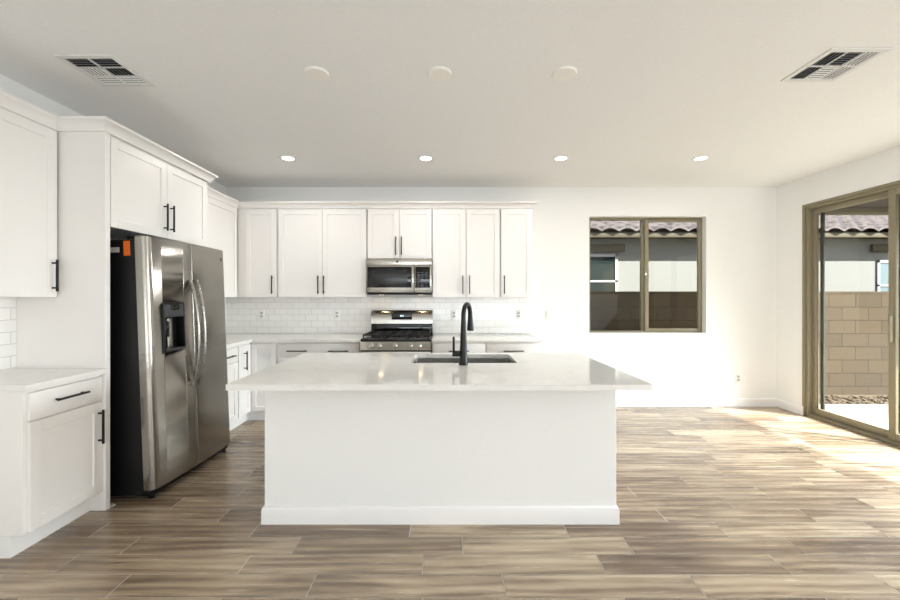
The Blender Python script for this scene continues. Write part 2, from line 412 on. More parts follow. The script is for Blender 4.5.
# ------------------------------------------------------------------ outside
bm = nb(); box(bm, XR + WT, 9.5, -3.5, 5.25, -0.12, -0.03)
struct('ground_patio', bm, M['concrete'], 'pale concrete patio slab outside the sliding door', 'patio')
bm = nb(); box(bm, -6, 16, 5.0, 14, -0.3, -0.13)
struct('ground_yard', bm, M['gravel'], 'tan gravel side yard between the house and the block wall', 'ground')
bm = nb()
rg = random.Random(3)
for i in range(900):
    x = rg.uniform(4.6, 8.2); y = rg.uniform(5.25, 6.05); r = rg.uniform(0.012, 0.035)
    m = Matrix.Translation((x, y, -0.13 + r * 0.35)) @ Matrix.Rotation(rg.uniform(0, 6), 4, 'Z') @ Matrix.Diagonal((r, r * rg.uniform(0.6, 1), r * 0.6, 1))
    bmesh.ops.create_icosphere(bm, subdivisions=1, radius=1, matrix=m)
g = obj('gravel', bm, M['gravel'], smooth=False); tag(g, 'loose tan gravel at the foot of the block wall', 'gravel', kind='stuff')
bm = nb(); box(bm, -4, 14, 6.15, 6.30, -0.2, 1.46)
o = struct('wall_yard', bm, M['block'], 'tan concrete block yard wall outside the window and patio door', 'garden wall')
# unseen roof edge added to shade the yard wall; patio cover
bm = nb(); box(bm, XL - 0.5, XR + WT, YB + WT, YB + WT + 0.3, CZ + 0.05, CZ + 0.3)
struct('roof', bm, M['fascia'], 'tan roof overhang added out of view to shade the yard wall', 'roof')
PX, PY = 6.25, 5.22
t = thing('patio_cover', 'brown roofed patio cover with a tan beam outside the sliding door', 'patio cover', (XR + WT, 1.0, 2.44))
def loc_box(x0, x1, y0, y1, z0, z1, b=0): bm = nb(); return box(bm, x0 - XR - WT, x1 - XR - WT, y0 - 1.0, y1 - 1.0, z0 - 2.44, z1 - 2.44, b)
obj('ceiling_board', loc_box(XR + WT, PX, -3.5, PY, 2.52, 2.90), M['soffit'], t)
obj('end_beam', loc_box(XR + WT, PX, PY - 0.09, PY, 2.44, 2.52, 0.004), M['fascia'], t)
obj('outer_beam', loc_box(PX - 0.12, PX, -3.5, PY - 0.09, 2.44, 2.52, 0.004), M['fascia'], t)
# neighbour's house
nh = thing('neighbor_house', 'pale stucco house with scalloped tile roof beyond the block wall', 'house', (6, 8.1, -0.2))
def nbx(x0, x1, y0, y1, z0, z1, b=0): bm = nb(); return box(bm, x0 - 6, x1 - 6, y0 - 8.1, y1 - 8.1, z0 + 0.2, z1 + 0.2, b)
obj('stucco_wall', nbx(-2, 13, 8.1, 8.3, -0.2, 2.7), M['stucco'], nh)
obj('fascia', nbx(-2.3, 13.3, 7.80, 7.86, 2.54, 2.64, 0.006), M['fascia'], nh)
obj('soffit', nbx(-2.3, 13.3, 7.86, 8.1, 2.55, 2.58), M['fascia'], nh)
bm = nb()
EV, EZ, SL, ROW, PW = 7.74, 2.635, 0.305, 0.36, 0.335
nseg = 10
xs = [-2.3 + i * PW / nseg for i in range(int(15.6 / PW) * nseg + 1)]
def wv(x): 
    u = (x / PW) % 1.0
    return 0.075 * (abs(math.sin(PI * u)) ** 0.8) if u < 1 else 0
for r in range(7):
    y0 = EV + r * ROW; y1 = y0 + ROW + 0.06
    za, zb = EZ + SL * (y0 - EV), EZ + SL * (y1 - EV)
    A = [bm.verts.new((x - 6, y0 - 8.1, za + wv(x) + 0.05 + 0.2)) for x in xs]
    A0 = [bm.verts.new((x - 6, y0 - 8.1, za + wv(x) + 0.2)) for x in xs]
    B = [bm.verts.new((x - 6, y1 - 8.1, zb + wv(x) + 0.2)) for x in xs]
    for i in range(len(xs) - 1):
        bm.faces.new((A[i], A[i + 1], B[i + 1], B[i])); bm.faces.new((A0[i], A0[i + 1], A[i + 1], A[i]))
obj('roof_tiles', bm, M['roof'], nh)
bm = nb()
yr = EV + 7 * ROW; zr = EZ + SL * 7 * ROW
for i in range(38):
    x = -2.3 + i * 0.41
    tube(bm, [(x - 6, yr - 8.1, zr + 0.22), (x + 0.43 - 6, yr - 8.1, zr + 0.24)], [0.11, 0.12], 10)
obj('ridge_tiles', bm, M['roof'], nh)
bm = nb(); a = [(yr, zr), (yr + 2.6, 2.6), (EV + 0.1, 2.6), (EV + 0.1, EZ)]
v0 = [bm.verts.new((-2.3 - 6, y - 8.1, z + 0.2)) for y, z in a]; v1 = [bm.verts.new((13.3 - 6, y - 8.1, z + 0.2)) for y, z in a]
bridge(bm, v0, v1); bm.faces.new(v0); bm.faces.new(v1[::-1]); obj('roof_deck', bm, M['fascia'], nh, smooth=False)
def nwin(x0, x1, z0, z1, mat):
    bm = nb(); f = 0.05
    for q in ((x0, x0 + f, z0, z1), (x1 - f, x1, z0, z1), (x0, x1, z0, z0 + f), (x0, x1, z1 - f, z1), (x0, x1, (z0 + z1) / 2 - 0.02, (z0 + z1) / 2 + 0.02)):
        box(bm, q[0] - 6, q[1] - 6, -0.02, 0.04, q[2] + 0.2, q[3] + 0.2)
    fr = obj('window', bm, M['white_vinyl'], nh)
    bm = nb(); box(bm, x0 - 6 + 0.01, x1 - 6 - 0.01, -0.006, 0.01, z0 + 0.21, z1 + 0.19); obj('pane', bm, mat, fr)
nwin(2.85, 3.47, 1.15, 2.24, M['tint_glass']); nwin(8.72, 9.9, 1.1, 2.12, M['pale_glass'])
obj('lintel', nbx(2.72, 3.60, 8.03, 8.1, 2.285, 2.44, 0.006), M['fascia'], nh)
obj('lintel', nbx(8.58, 10.0, 8.03, 8.1, 2.285, 2.44, 0.006), M['fascia'], nh)

# ------------------------------------------------------------------ cabinet kit (local frame: fronts face -Y, x runs right, origin at bottom centre of the carcass front)
def shaker(bm, x0, x1, z0, z1, st=0.06, th=0.02, y=0.0):
    b = 0.0015
    box(bm, x0, x0 + st, y - th, y, z0, z1, b, 1); box(bm, x1 - st, x1, y - th, y, z0, z1, b, 1)
    box(bm, x0 + st, x1 - st, y - th, y, z0, z0 + st, b, 1); box(bm, x0 + st, x1 - st, y - th, y, z1 - st, z1, b, 1)
    box(bm, x0 + st - 0.004, x1 - st + 0.004, y - th + 0.0095, y - 0.002, z0 + st - 0.004, z1 - st + 0.004)
    return bm
def slab(bm, x0, x1, z0, z1, th=0.02): return box(bm, x0, x1, -th, 0, z0, z1, 0.003)
def pull(parent, x, z, L, vertical, y=-0.02):
    bm = nb(); a = 0.0055
    if vertical:
        box(bm, x - a, x + a, y - 0.036, y - 0.025, z - L / 2, z + L / 2, 0.0015)
        for s in (-1, 1): box(bm, x - a * 0.8, x + a * 0.8, y - 0.026, y + 0.0005, z + s * (L / 2 - 0.022) - 0.005, z + s * (L / 2 - 0.022) + 0.005)
    else:
        box(bm, x - L / 2, x + L / 2, y - 0.036, y - 0.025, z - a, z + a, 0.0015)
        for s in (-1, 1): box(bm, x + s * (L / 2 - 0.022) - 0.005, x + s * (L / 2 - 0.022) + 0.005, y - 0.026, y + 0.0005, z - a * 0.8, z + a * 0.8)
    return obj('handle', bm, M['black_metal'], parent)
R90 = (0, 0, PI / 2)
def cabinet(name, label, cat, loc, rot, w, d, z0, z1, fronts, toe=False):
    """fronts: (kind, x0, x1, z0, z1, [handles (vertical, x, z, L)]) with z measured from the cabinet's own base"""
    c = thing(name, label, cat, loc, rot)
    g = 0.0 if toe else 0.0035      # upper boxes keep a narrow shadow gap between neighbours
    bm = nb(); box(bm, -w / 2 + g, w / 2 - g, 0, d, z0, z1, 0.0015, 1); obj('carcass', bm, M['cab'], c)
    if toe:
        bm = nb(); box(bm, -w / 2, w / 2, 0.065, d, 0, z0 - 0.0005); obj('toe_kick', bm, M['trim'], c)
    for k, x0, x1, a, b, hs in fronts:
        bm = nb(); (shaker if k == 'door' else slab)(bm, x0, x1, a, b)
        f = obj(k, bm, M['cab'], c)
        for h in hs: pull(f, h[1], h[2], h[3], h[0])
    return c
UB, UT, UL = 1.372, 2.412, 2.434             # upper cabinets bottom, top
# ---- left run. local x = world Y
def left(yc, xface): return (xface, yc, 0)
# near base cabinet
BF = -2.222                        # carcass front of the near run
y0, y1 = 2.10, 2.566; w = y1 - y0; yc = (y0 + y1) / 2
cabinet('base_cabinet', 'white base cabinet with one drawer and door left of the refrigerator', 'cabinet', (BF, yc, 0), R90, w, BF - XL - 0.002, 0.115, 0.883,
        [('drawer', -w / 2 + 0.018, w / 2 - 0.002, 0.715, 0.862, [(False, 0.005, 0.795, 0.2)]),
         ('door', -w / 2 + 0.018, w / 2 - 0.002, 0.125, 0.705, [(True, w / 2 - 0.032, 0.55, 0.215)])], toe=True)
bm = nb(); prism(bm, [(XL + 0.001, 2.066), (-2.168, 2.066), (-2.168, 2.567), (XL + 0.001, 2.567)], 0.8835, 0.914)
bmesh.ops.bevel(bm, geom=bm.edges[:], offset=0.0025, segments=2, affect='EDGES')
tag(obj('countertop', bm, M['quartz']), 'white quartz countertop on the short left cabinet run', 'countertop')
bm = nb(); box(bm, XL + 0.0005, XL + 0.009, 1.6, 2.5670, 0.9145, UB - 0.001)
tag(obj('backsplash', bm, M['tile_y']), 'white subway tile on the left wall above the short counter', 'backsplash')
# tall panels around the refrigerator
bm = nb(); box(bm, XL + 0.001, -2.192, 2.568, 2.590, 0, UL, 0.001, 1); box(bm, -2.225, -2.185, 2.5675, 2.604, 0, UL, 0.002, 1)
tag(obj('end_panel', bm, M['cab']), 'tall white side panel between the short counter and the refrigerator', 'cabinet panel')
bm = nb(); box(bm, XL + 0.001, -2.21, 3.682, 3.705, 0, UL, 0.001, 1)
tag(obj('end_panel', bm, M['cab']), 'tall white side panel beyond the far side of the refrigerator', 'cabinet panel')
# near upper
UXF = -2.452
UXN = -2.492; y0, y1 = 2.02, 2.566; w = y1 - y0
cabinet('wall_cabinet', 'white single-door wall cabinet at the left edge of the picture above the short counter', 'cabinet', (UXN, (y0 + y1) / 2, UB), R90, w, UXN - XL - 0.001, 0, UL - UB,
        [('door', -w / 2 + 0.008, w / 2 - 0.022, 0.0, UL - UB - 0.012, [(True, w / 2 - 0.054, 0.135, 0.2)])])
# above the refrigerator
OF = -2.212; y0, y1 = 2.605, 3.680; w = y1 - y0
zb = 1.832
cabinet('wall_cabinet', 'white two-door wall cabinet directly above the refrigerator', 'cabinet', (OF, (y0 + y1) / 2, zb), R90, w, OF - XL - 0.001, 0, UL - zb,
        [('door', -w / 2 + 0.012, 0.0, 0.0, UL - zb - 0.012, [(True, -0.034, 0.16, 0.21)]),
         ('door', 0.004, w / 2 - 0.012, 0.0, UL - zb - 0.012, [(True, 0.038, 0.16, 0.21)])])
# far left uppers
y0, y1 = 3.707, 4.030; w = y1 - y0
cabinet('wall_cabinet', 'narrow white wall cabinet on the left wall just past the refrigerator', 'cabinet', (UXF, (y0 + y1) / 2, UB), R90, w, UXF - XL - 0.001, 0, UT - UB,
        [('door', -w / 2 + 0.008, w / 2 - 0.006, 0, UT - UB - 0.012, [])])
y0, y1 = 4.032, 4.703; w = y1 - y0
cabinet('wall_cabinet', 'white left-wall cabinet in the kitchen corner with no visible handle', 'cabinet', (UXF, (y0 + y1) / 2, UB), R90, w, UXF - XL - 0.001, 0, UT - UB,
        [('door', -w / 2 + 0.008, w / 2 - 0.04, 0, UT - UB - 0.012, [])])
# ---- back uppers
YU = 4.705
def upper(label, cx0, cx1, doors, zb=UB):
    c = (cx0 + cx1) / 2
    return cabinet('wall_cabinet', label, 'cabinet', (c, YU, zb), (0, 0, 0), cx1 - cx0, YB - YU - 0.001, 0, UT - zb,
        [('door', a - c, b - c, 0.0, UT - zb - 0.012, [(True, h - c, 0.145, 0.215)]) for a, b, h in doors])
upper('white single-door wall cabinet leftmost on the back wall, in the corner', -2.448, -1.9785, [(-2.352, -1.990, -2.03)])
upper('wide white two-door wall cabinet left of the microwave', -1.978, -0.9285, [(-1.966, -1.4505, -1.493), (-1.4465, -0.938, -1.428)])
upper('short white two-door wall cabinet above the microwave', -0.928, -0.1635, [(-0.918, -0.5455, -0.585), (-0.5415, -0.170, -0.52)], 1.825)
upper('tall white two-door wall cabinet right of the microwave', -0.163, 0.6365, [(-0.156, 0.228, 0.196), (0.243, 0.628, 0.275)])
upper('white single-door wall cabinet at the right end of the back run', 0.637, 1.02, [(0.648, 1.008, 0.68)])
# ---- crown mouldings
CP = [(0, 0), (0.012, 0), (0.016, 0.02), (0.046, 0.055), (0.055, 0.058), (0.055, 0.074), (0, 0.074)]
CPz = [(o, z + UT + 0.0005) for o, z in CP]
bm = nb(); sweep(bm, [(UXN - 0.004, 2.02), (UXN - 0.004, 2.568), (-2.195, 2.568), (-2.195, 3.705), (UXF + 0.056, 3.705)], [(o, z + UL + 0.0005) for o, z in CP])
tag(obj('crown_molding', bm, M['cab']), 'white crown molding stepping from the left wall cabinet around the refrigerator cabinet', 'molding')
bm = nb(); sweep(bm, [(UXF - 0.004, 3.768), (UXF - 0.004, YU - 0.004), (1.02, YU - 0.004), (1.02, YB - 0.002)], CPz)
tag(obj('crown_molding', bm, M['cab']), 'white crown molding running along the back wall cabinets', 'molding')
# ---- base cabinets, far left and back
BX = -2.152; BY = 4.392
y0, y1 = 3.707, 4.11; w = y1 - y0
cabinet('base_cabinet', 'white base cabinet with a drawer just past the refrigerator', 'cabinet', (BX, (y0 + y1) / 2, 0), R90, w, BX - XL - 0.002, 0.115, 0.883,
        [('drawer', -w / 2 + 0.01, w / 2 - 0.01, 0.715, 0.862, [(False, 0, 0.785, 0.2)]), ('door', -w / 2 + 0.01, w / 2 - 0.01, 0.125, 0.705, [(True, -w / 2 + 0.04, 0.6, 0.17)])], toe=True)
# corner cabinet: L-shaped body, one leaf on each face
c = thing('corner_cabinet', 'white corner base cabinet with two folding door leaves', 'cabinet', (BX, BY, 0))
bm = nb()
prism(bm, [(XL + 0.002 - BX, 4.112 - BY), (0, 4.112 - BY), (0, 0), (-1.862 - BX, 0), (-1.862 - BX, YB - BY - 0.002), (XL + 0.002 - BX, YB - BY - 0.002)], 0.115, 0.883)
obj('carcass', bm, M['cab'], c)
bm = nb(); prism(bm, [(XL + 0.002 - BX, 4.112 - BY), (-0.065, 4.112 - BY), (-0.065, 0.065), (-1.862 - BX, 0.065), (-1.862 - BX, YB - BY - 0.002), (XL + 0.002 - BX, YB - BY - 0.002)], 0, 0.1145)
obj('toe_kick', bm, M['trim'], c)
bm = nb(); shaker(bm, 4.122 - BY, -0.024, 0.125, 0.862, 0.05); lf = obj('door_leaf', bm, M['cab'], c, rot=R90)
pull(lf, -0.165, 0.70, 0.2, True)
bm = nb(); shaker(bm, 0.024, 0.285, 0.125, 0.862, 0.05); obj('door_leaf', bm, M['cab'], c)
def basecab(label, cx0, cx1, fronts):
    cc = (cx0 + cx1) / 2
    return cabinet('base_cabinet', label, 'cabinet', (cc, BY, 0), (0, 0, 0), cx1 - cx0, YB - BY - 0.002, 0.115, 0.883,
        [(k, a - cc, b - cc, z0, z1, [(v, hx - cc, hz, L) for v, hx, hz, L in hs]) for k, a, b, z0, z1, hs in fronts], toe=True)
basecab('wide white base cabinet with a two-handled drawer left of the range', -1.86, -0.931,
        [('drawer', -1.822, -0.945, 0.715, 0.862, [(False, -1.622, 0.785, 0.22), (False, -1.172, 0.785, 0.22)]),
         ('door', -1.822, -1.386, 0.125, 0.705, [(True, -1.42, 0.58, 0.2)]), ('door', -1.382, -0.945, 0.125, 0.705, [(True, -1.35, 0.58, 0.2)])])
basecab('white base cabinet immediately right of the range, behind the faucet', -0.158, 0.4365,
        [('drawer', -0.148, 0.427, 0.715, 0.862, [(False, 0.14, 0.785, 0.22)]), ('door', -0.148, 0.138, 0.125, 0.705, [(True, 0.1, 0.58, 0.2)]), ('door', 0.142, 0.427, 0.125, 0.705, [(True, 0.18, 0.58, 0.2)])])
basecab('white base cabinet at the right end of the back counter', 0.437, 1.036,
        [('drawer', 0.447, 1.026, 0.715, 0.862, [(False, 0.737, 0.785, 0.22)]), ('door', 0.447, 0.735, 0.125, 0.705, [(True, 0.7, 0.58, 0.2)]), ('door', 0.739, 1.026, 0.125, 0.705, [(True, 0.775, 0.58, 0.2)])])
# ---- back countertops
bm = nb(); prism(bm, [(XL + 0.001, 3.707), (BX + 0.045, 3.707), (BX + 0.045, BY - 0.045), (-0.9315, BY - 0.045), (-0.9315, YB - 0.001), (XL + 0.001, YB - 0.001)], 0.8835, 0.914)
bmesh.ops.bevel(bm, geom=bm.edges[:], offset=0.003, segments=2, affect='EDGES')
tag(obj('countertop', bm, M['quartz']), 'white quartz corner countertop from the refrigerator round to the range', 'countertop')
bm = nb(); box(bm, -0.1575, 1.052, BY - 0.045, YB - 0.001, 0.8835, 0.914, 0.003)
tag(obj('countertop', bm, M['quartz']), 'white quartz countertop on the back wall right of the range', 'countertop')
bm = nb(); box(bm, XL + 0.01, 1.052, YB - 0.009, YB - 0.0005, 0.9145, UB - 0.001)
tag(obj('backsplash', bm, M['tile_x']), 'white subway tile backsplash along the back wall', 'backsplash')
bm = nb(); box(bm, XL + 0.0005, XL + 0.009, 3.707, YB - 0.001, 0.9145, UB - 0.001)
tag(obj('backsplash', bm, M['tile_y']), 'white subway tile on the left wall past the refrigerator', 'backsplash')

# ------------------------------------------------------------------ refrigerator
FX, FYc = -2.022, 3.145
fr = thing('refrigerator', 'stainless side-by-side refrigerator with black sides and ice dispenser', 'refrigerator', (FX, FYc, 0), (math.radians(-2.2), 0, PI / 2 - math.radians(2.4)))
bm = nb(); box(bm, -0.445, 0.445, 0, 0.60, 0.03, 1.765, 0.006); obj('cabinet_body', bm, M['fridge_side'], fr)
bm = nb(); box(bm, -0.44, 0.44, -0.05, -0.0005, 0.022, 0.062, 0.004)
for i in range(7): box(bm, -0.4, 0.4, -0.053, -0.05, 0.028 + i * 0.0045, 0.030 + i * 0.0045)
obj('toe_grille', bm, M['black'], fr)
for s in (-1, 1):
    bm = nb(); lathe(bm, [(0.02, 0), (0.022, 0.006), (0.012, 0.01), (0.012, 0.035)], (s * 0.41, -0.03, 0.002), 16); obj('leveling_foot', bm, M['black'], fr)
def door_poly(x0, x1, back=0.0):
    pts = [(x0, -0.008), (x1, -0.008)]
    n = 20
    def d(x): return 0.078 + 0.022 * (1 - (x / 0.452) ** 2)
    def corner(x, outer, sgn):
        r = 0.035 if outer else 0.006; res = []
        for i in range(6):
            a = PI / 2 * i / 5
            res.append((x - sgn * r + sgn * r * math.cos(a), -(d(x - sgn * r) - r) - r * math.sin(a)))
        return res
    rgt = corner(x1, x1 > 0.3, 1); lft = corner(x0, x0 < -0.3, -1)[::-1]
    pts += rgt
    xa, xb = rgt[-1][0], lft[0][0]
    for i in range(1, n): x = xa + (xb - xa) * i / n; pts.append((x, -d(x)))
    pts += lft
    return pts
DZ0, DZ1 = 0.066, 1.785
def fdoor(x0, x1, nm):
    bm = nb(); prism(bm, door_poly(x0, x1), DZ0, DZ1)
    es = [e for e in bm.edges if abs(e.verts[0].co.z - e.verts[1].co.z) < 1e-6]
    bmesh.ops.bevel(bm, geom=es, offset=0.004, segments=2, affect='EDGES')
    return obj(nm, bm, M['steel_door'], fr)
fz = fdoor(-0.451, -0.029, 'freezer_door'); fd = fdoor(-0.023, 0.451, 'fridge_door')
# dispenser recess cut into the freezer door
QX0, QX1, QZ0, QZ1 = -0.333, -0.112, 0.975, 1.33
bm = nb(); box(bm, QX0 + 0.012, QX1 - 0.012, -0.2, -0.03, QZ0 + 0.012, QZ1 - 0.012)
cut = obj('cutter', bm, M['black'], fr)
md = fz.modifiers.new('b', 'BOOLEAN'); md.object = cut; md.operation = 'DIFFERENCE'; md.solver = 'EXACT'
bpy.context.view_layer.update()
ev = fz.evaluated_get(bpy.context.evaluated_depsgraph_get()); nm_ = bpy.data.meshes.new_from_object(ev)
fz.modifiers.clear(); fz.data = nm_; bpy.data.objects.remove(cut)
dz = nb()
yf = -0.0945
for q in ((QX0, QX0 + 0.014, QZ0, QZ1), (QX1 - 0.014, QX1, QZ0, QZ1), (QX0 + 0.014, QX1 - 0.014, QZ0, QZ0 + 0.014), (QX0 + 0.014, QX1 - 0.014, QZ1 - 0.014, QZ1)):
    box(dz, q[0], q[1], yf - 0.004, -0.034, q[2], q[3], 0.002)
box(dz, QX0 + 0.012, QX1 - 0.012, -0.0345, -0.0305, QZ0 + 0.012, QZ1 - 0.012)
disp = obj('dispenser', dz, M['black'], fz)
bm = nb(); box(bm, QX0 + 0.0145, QX1 - 0.0145, yf - 0.003, -0.04, 1.225, QZ1 - 0.0145, 0.002); obj('control_panel', bm, M['dark_grey'], disp)
bm = nb(); box(bm, -0.26, -0.175, yf - 0.0045, yf - 0.0028, 1.275, 1.315, 0.001); obj('display', bm, M['black_gloss'], disp)
for i in range(6):
    bm = nb(); box(bm, -0.30 + i * 0.034, -0.288 + i * 0.034, yf - 0.0045, yf - 0.0028, 1.243, 1.250); obj('button', bm, M['grey_print'], disp)
bm = nb(); box(bm, -0.315, -0.255, -0.085, -0.045, 1.08, 1.2, 0.01); tube(bm, [(-0.285, -0.06, 1.2), (-0.285, -0.065, 1.22)], 0.02); obj('paddle', bm, M['black_gloss'], disp)
bm = nb(); box(bm, -0.25, -0.19, -0.06, -0.036, 0.975, 1.22, 0.006); obj('water_chute', bm, M['steel'], disp)
bm = nb(); box(bm, QX0 + 0.016, QX1 - 0.016, -0.1, -0.036, QZ0 + 0.0145, QZ0 + 0.022)
for i in range(9): box(bm, QX0 + 0.02 + i * 0.022, QX0 + 0.03 + i * 0.022, -0.098, -0.04, QZ0 + 0.022, QZ0 + 0.026)
obj('drip_tray', bm, M['dark_grey'], disp)
# bowed handles
def fhandle(x, par, lean):
    pts, rad = [], []
    for i in range(21):
        u = i / 20; z = 0.70 + 0.80 * u
        pts.append((x + lean * math.sin(PI * u), -0.112 - 0.055 * math.sin(PI * u) ** 0.7, z)); rad.append(0.013)
    bm = nb(); tube(bm, pts, rad, 14, 0.75)
    for z in (0.715, 1.485): box(bm, x - 0.012, x + 0.012, -0.125, -0.098, z - 0.02, z + 0.02, 0.004)
    obj('handle', bm, M['steel_handle'], par)
fhandle(-0.062, fz, 0.0); fhandle(0.012, fd, 0.0)
bm = nb(); lathe(bm, [(0.016, 0), (0.016, 0.002), (0.012, 0.003)], (0.385, -0.0825, 1.70), 24, 'Y'); obj('badge', bm, M['dark_grey'], fd)
bm = nb(); box(bm, -0.4465, -0.4445, 0.03, 0.075, 1.655, 1.755); obj('sticker', bm, M['orange'], fr)['label'] = 'orange warning sticker'
bm = nb(); box(bm, -0.4465, -0.4445, 0.105, 0.17, 1.68, 1.715); obj('sticker', bm, M['label_white'], fr)['label'] = 'small white paper label'
for s in (-1, 1):
    bm = nb(); box(bm, s * 0.42 - 0.025, s * 0.42 + 0.025, -0.06, 0.05, 1.7655, 1.79, 0.004); obj('hinge_cover', bm, M['black'], fr)
# small plastic strap left on the floor
bm = nb(); pts = [(-2.21 + 0.03 * math.cos(a) * (1 + 0.4 * math.sin(3 * a)), 2.62 + 0.018 * math.sin(a), 0.005 + 0.003 * math.sin(2 * a)) for a in [i * 0.25 for i in range(26)]]
tube(bm, pts, 0.0035, 8); tag(obj('strap', bm, M['label_white']), 'small pale plastic strap on the floor beside the refrigerator foot', 'strap')

# ------------------------------------------------------------------ microwave
MX, MY, MZ = -0.5455, 4.632, 1.412
mw = thing('microwave', 'stainless over-the-range microwave below the short cabinet', 'microwave', (MX, MY, MZ))
bm = nb(); box(bm, -0.3795, 0.3795, 0.025, YB - MY - 0.012, 0, 0.41, 0.003); obj('case', bm, M['black'], mw)
bm = nb(); box(bm, -0.3795, 0.3795, 0.0, 0.0245, 0.33, 0.41, 0.003); obj('vent_strip', bm, M['steel'], mw)
bm = nb(); box(bm, -0.3795, 0.175, -0.012, 0.0245, 0.012, 0.327, 0.004); d = obj('door', bm, M['steel'], mw)
bm = nb(); box(bm, -0.365, 0.145, -0.0145, -0.011, 0.07, 0.31, 0.001); gf = obj('glass_frame', bm, M['black_gloss'], d)
bm = nb(); box(bm, -0.32, 0.1, -0.016, -0.0143, 0.10, 0.275, 0.0005); obj('window', bm, M['oven_window'], d)
bm = nb(); box(bm, 0.152, 0.172, -0.05, -0.035, 0.06, 0.31, 0.004)
for z in (0.08, 0.285): box(bm, 0.156, 0.168, -0.036, -0.0115, z - 0.01, z + 0.01)
obj('handle', bm, M['steel'], d)
bm = nb(); box(bm, 0.179, 0.3795, -0.010, 0.0245, 0.012, 0.327, 0.003); cpn = obj('control_panel', bm, M['steel'], mw)
bm = nb(); box(bm, 0.19, 0.36, -0.0125, -0.0095, 0.068, 0.31, 0.001); kp = obj('keypad', bm, M['black_gloss'], cpn)
for r in range(7):
    for k in range(3): bm = nb(); box(bm, 0.212 + k * 0.047, 0.238 + k * 0.047, -0.0135, -0.0124, 0.085 + r * 0.026, 0.093 + r * 0.026); obj('button', bm, M['grey_print'], cpn)
bm = nb(); lathe(bm, [(0.014, 0), (0.014, 0.002), (0.01, 0.003)], (-0.02, 0.0, 0.37), 24, 'Y'); obj('badge', bm, M['dark_grey'], mw)
bm = nb(); box(bm, -0.37, 0.37, 0.01, 0.36, -0.012, -0.0005, 0.003); obj('underside', bm, M['dark_grey'], mw)
for sx in (-0.24, 0.24):
    bm = nb(); box(bm, sx - 0.03, sx + 0.03, 0.20, 0.24, -0.0128, -0.0122); lp = obj('lamp_lens', bm, M['warm_lamp'], mw)
    l = bpy.data.lights.new('cooktop_lamp', 'AREA'); l.size = 0.05; l.energy = 0.15; l.color = (1, 0.75, 0.45)
    lo = bpy.data.objects.new('cooktop_lamp', l); COL.objects.link(lo); lo.parent = mw; lo.location = (sx, 0.225, -0.02)

# ------------------------------------------------------------------ range
GX, GY = -0.545, 4.335
rg_ = thing('range', 'stainless gas range with black cooktop and five knobs', 'stove', (GX, GY, 0))
D = YB - GY - 0.012
bm = nb(); box(bm, -0.3785, 0.3785, 0.0, D, 0.03, 0.895, 0.003); obj('body', bm, M['black'], rg_)
bm = nb(); box(bm, -0.3785, 0.3785, -0.012, D - 0.05, 0.8955, 0.922, 0.005); obj('cooktop', bm, M['black_gloss'], rg_)
bm = nb()
prism(bm, [(-0.3785, -0.0005), (0.3785, -0.0005), (0.3785, -0.03), (-0.3785, -0.03)], 0.80, 0.892)
obj('control_panel', bm, M['steel'], rg_)
bm = nb(); box(bm, -0.3785, 0.3785, -0.03, -0.0005, 0.225, 0.785, 0.004); od = obj('oven_door', bm, M['steel'], rg_)
bm = nb(); box(bm, -0.28, 0.28, -0.0325, -0.0295, 0.36, 0.66, 0.002); obj('window', bm, M['black_gloss'], od)
bm = nb(); tube(bm, [(-0.33, -0.075, 0.745), (0.33, -0.075, 0.745)], 0.011)
for s in (-1, 1): tube(bm, [(s * 0.3, -0.075, 0.745), (s * 0.3, -0.0295, 0.745)], 0.009)
obj('handle', bm, M['steel'], od)
bm = nb(); box(bm, -0.3785, 0.3785, -0.028, -0.0005, 0.05, 0.215, 0.004); obj('drawer', bm, M['steel'], rg_)
for kx in (-0.258, -0.168, 0.0, 0.165, 0.258):
    bm = nb(); lathe(bm, [(0.026, 0), (0.026, 0.006), (0.021, 0.009), (0.019, 0.03), (0.015, 0.033)], (kx, -0.03, 0.846), 24, 'Y'); box(bm, kx - 0.003, kx + 0.003, -0.065, -0.062, 0.83, 0.862)
    obj('knob', bm, M['chrome'], rg_)
bm = nb(); box(bm, -0.3785, 0.3785, D - 0.075, D, 0.92, 1.045, 0.004); obj('backguard', bm, M['black_gloss'], rg_)
bm = nb(); pr = [(D, 1.0455), (D - 0.09, 1.0455)] + [(D - 0.03 - 0.06 * math.cos(t), 1.06 + 0.152 * math.sin(t)) for t in [PI / 2 * k / 14 for k in range(15)]] + [(D, 1.212)]
va = [bm.verts.new((-0.3785, y, z)) for y, z in pr]; vb = [bm.verts.new((0.3785, y, z)) for y, z in pr]; bridge(bm, va, vb); bm.faces.new(va); bm.faces.new(vb[::-1])
bp = obj('console', bm, M['steel'], rg_)
bm = nb(); box(bm, -0.125, 0.125, D - 0.0925, D - 0.055, 1.095, 1.178, 0.001); obj('clock_panel', bm, M['black_gloss'], bp)
bm = nb()
for i, x in enumerate((-0.018, -0.004, 0.012)): box(bm, x, x + 0.008, D - 0.0935, D - 0.0924, 1.132, 1.152)
obj('digits', bm, M['display'], bp)
for bx, by, r in ((-0.25, 0.16, 0.045), (-0.25, 0.44, 0.036), (0, 0.3, 0.055), (0.25, 0.16, 0.04), (0.25, 0.44, 0.04)):
    bm = nb(); lathe(bm, [(r, 0), (r, 0.012), (r * 0.8, 0.014), (r * 0.8, 0.022), (r * 0.7, 0.025)], (bx, by, 0.922), 28); obj('burner', bm, M['cast'], rg_)
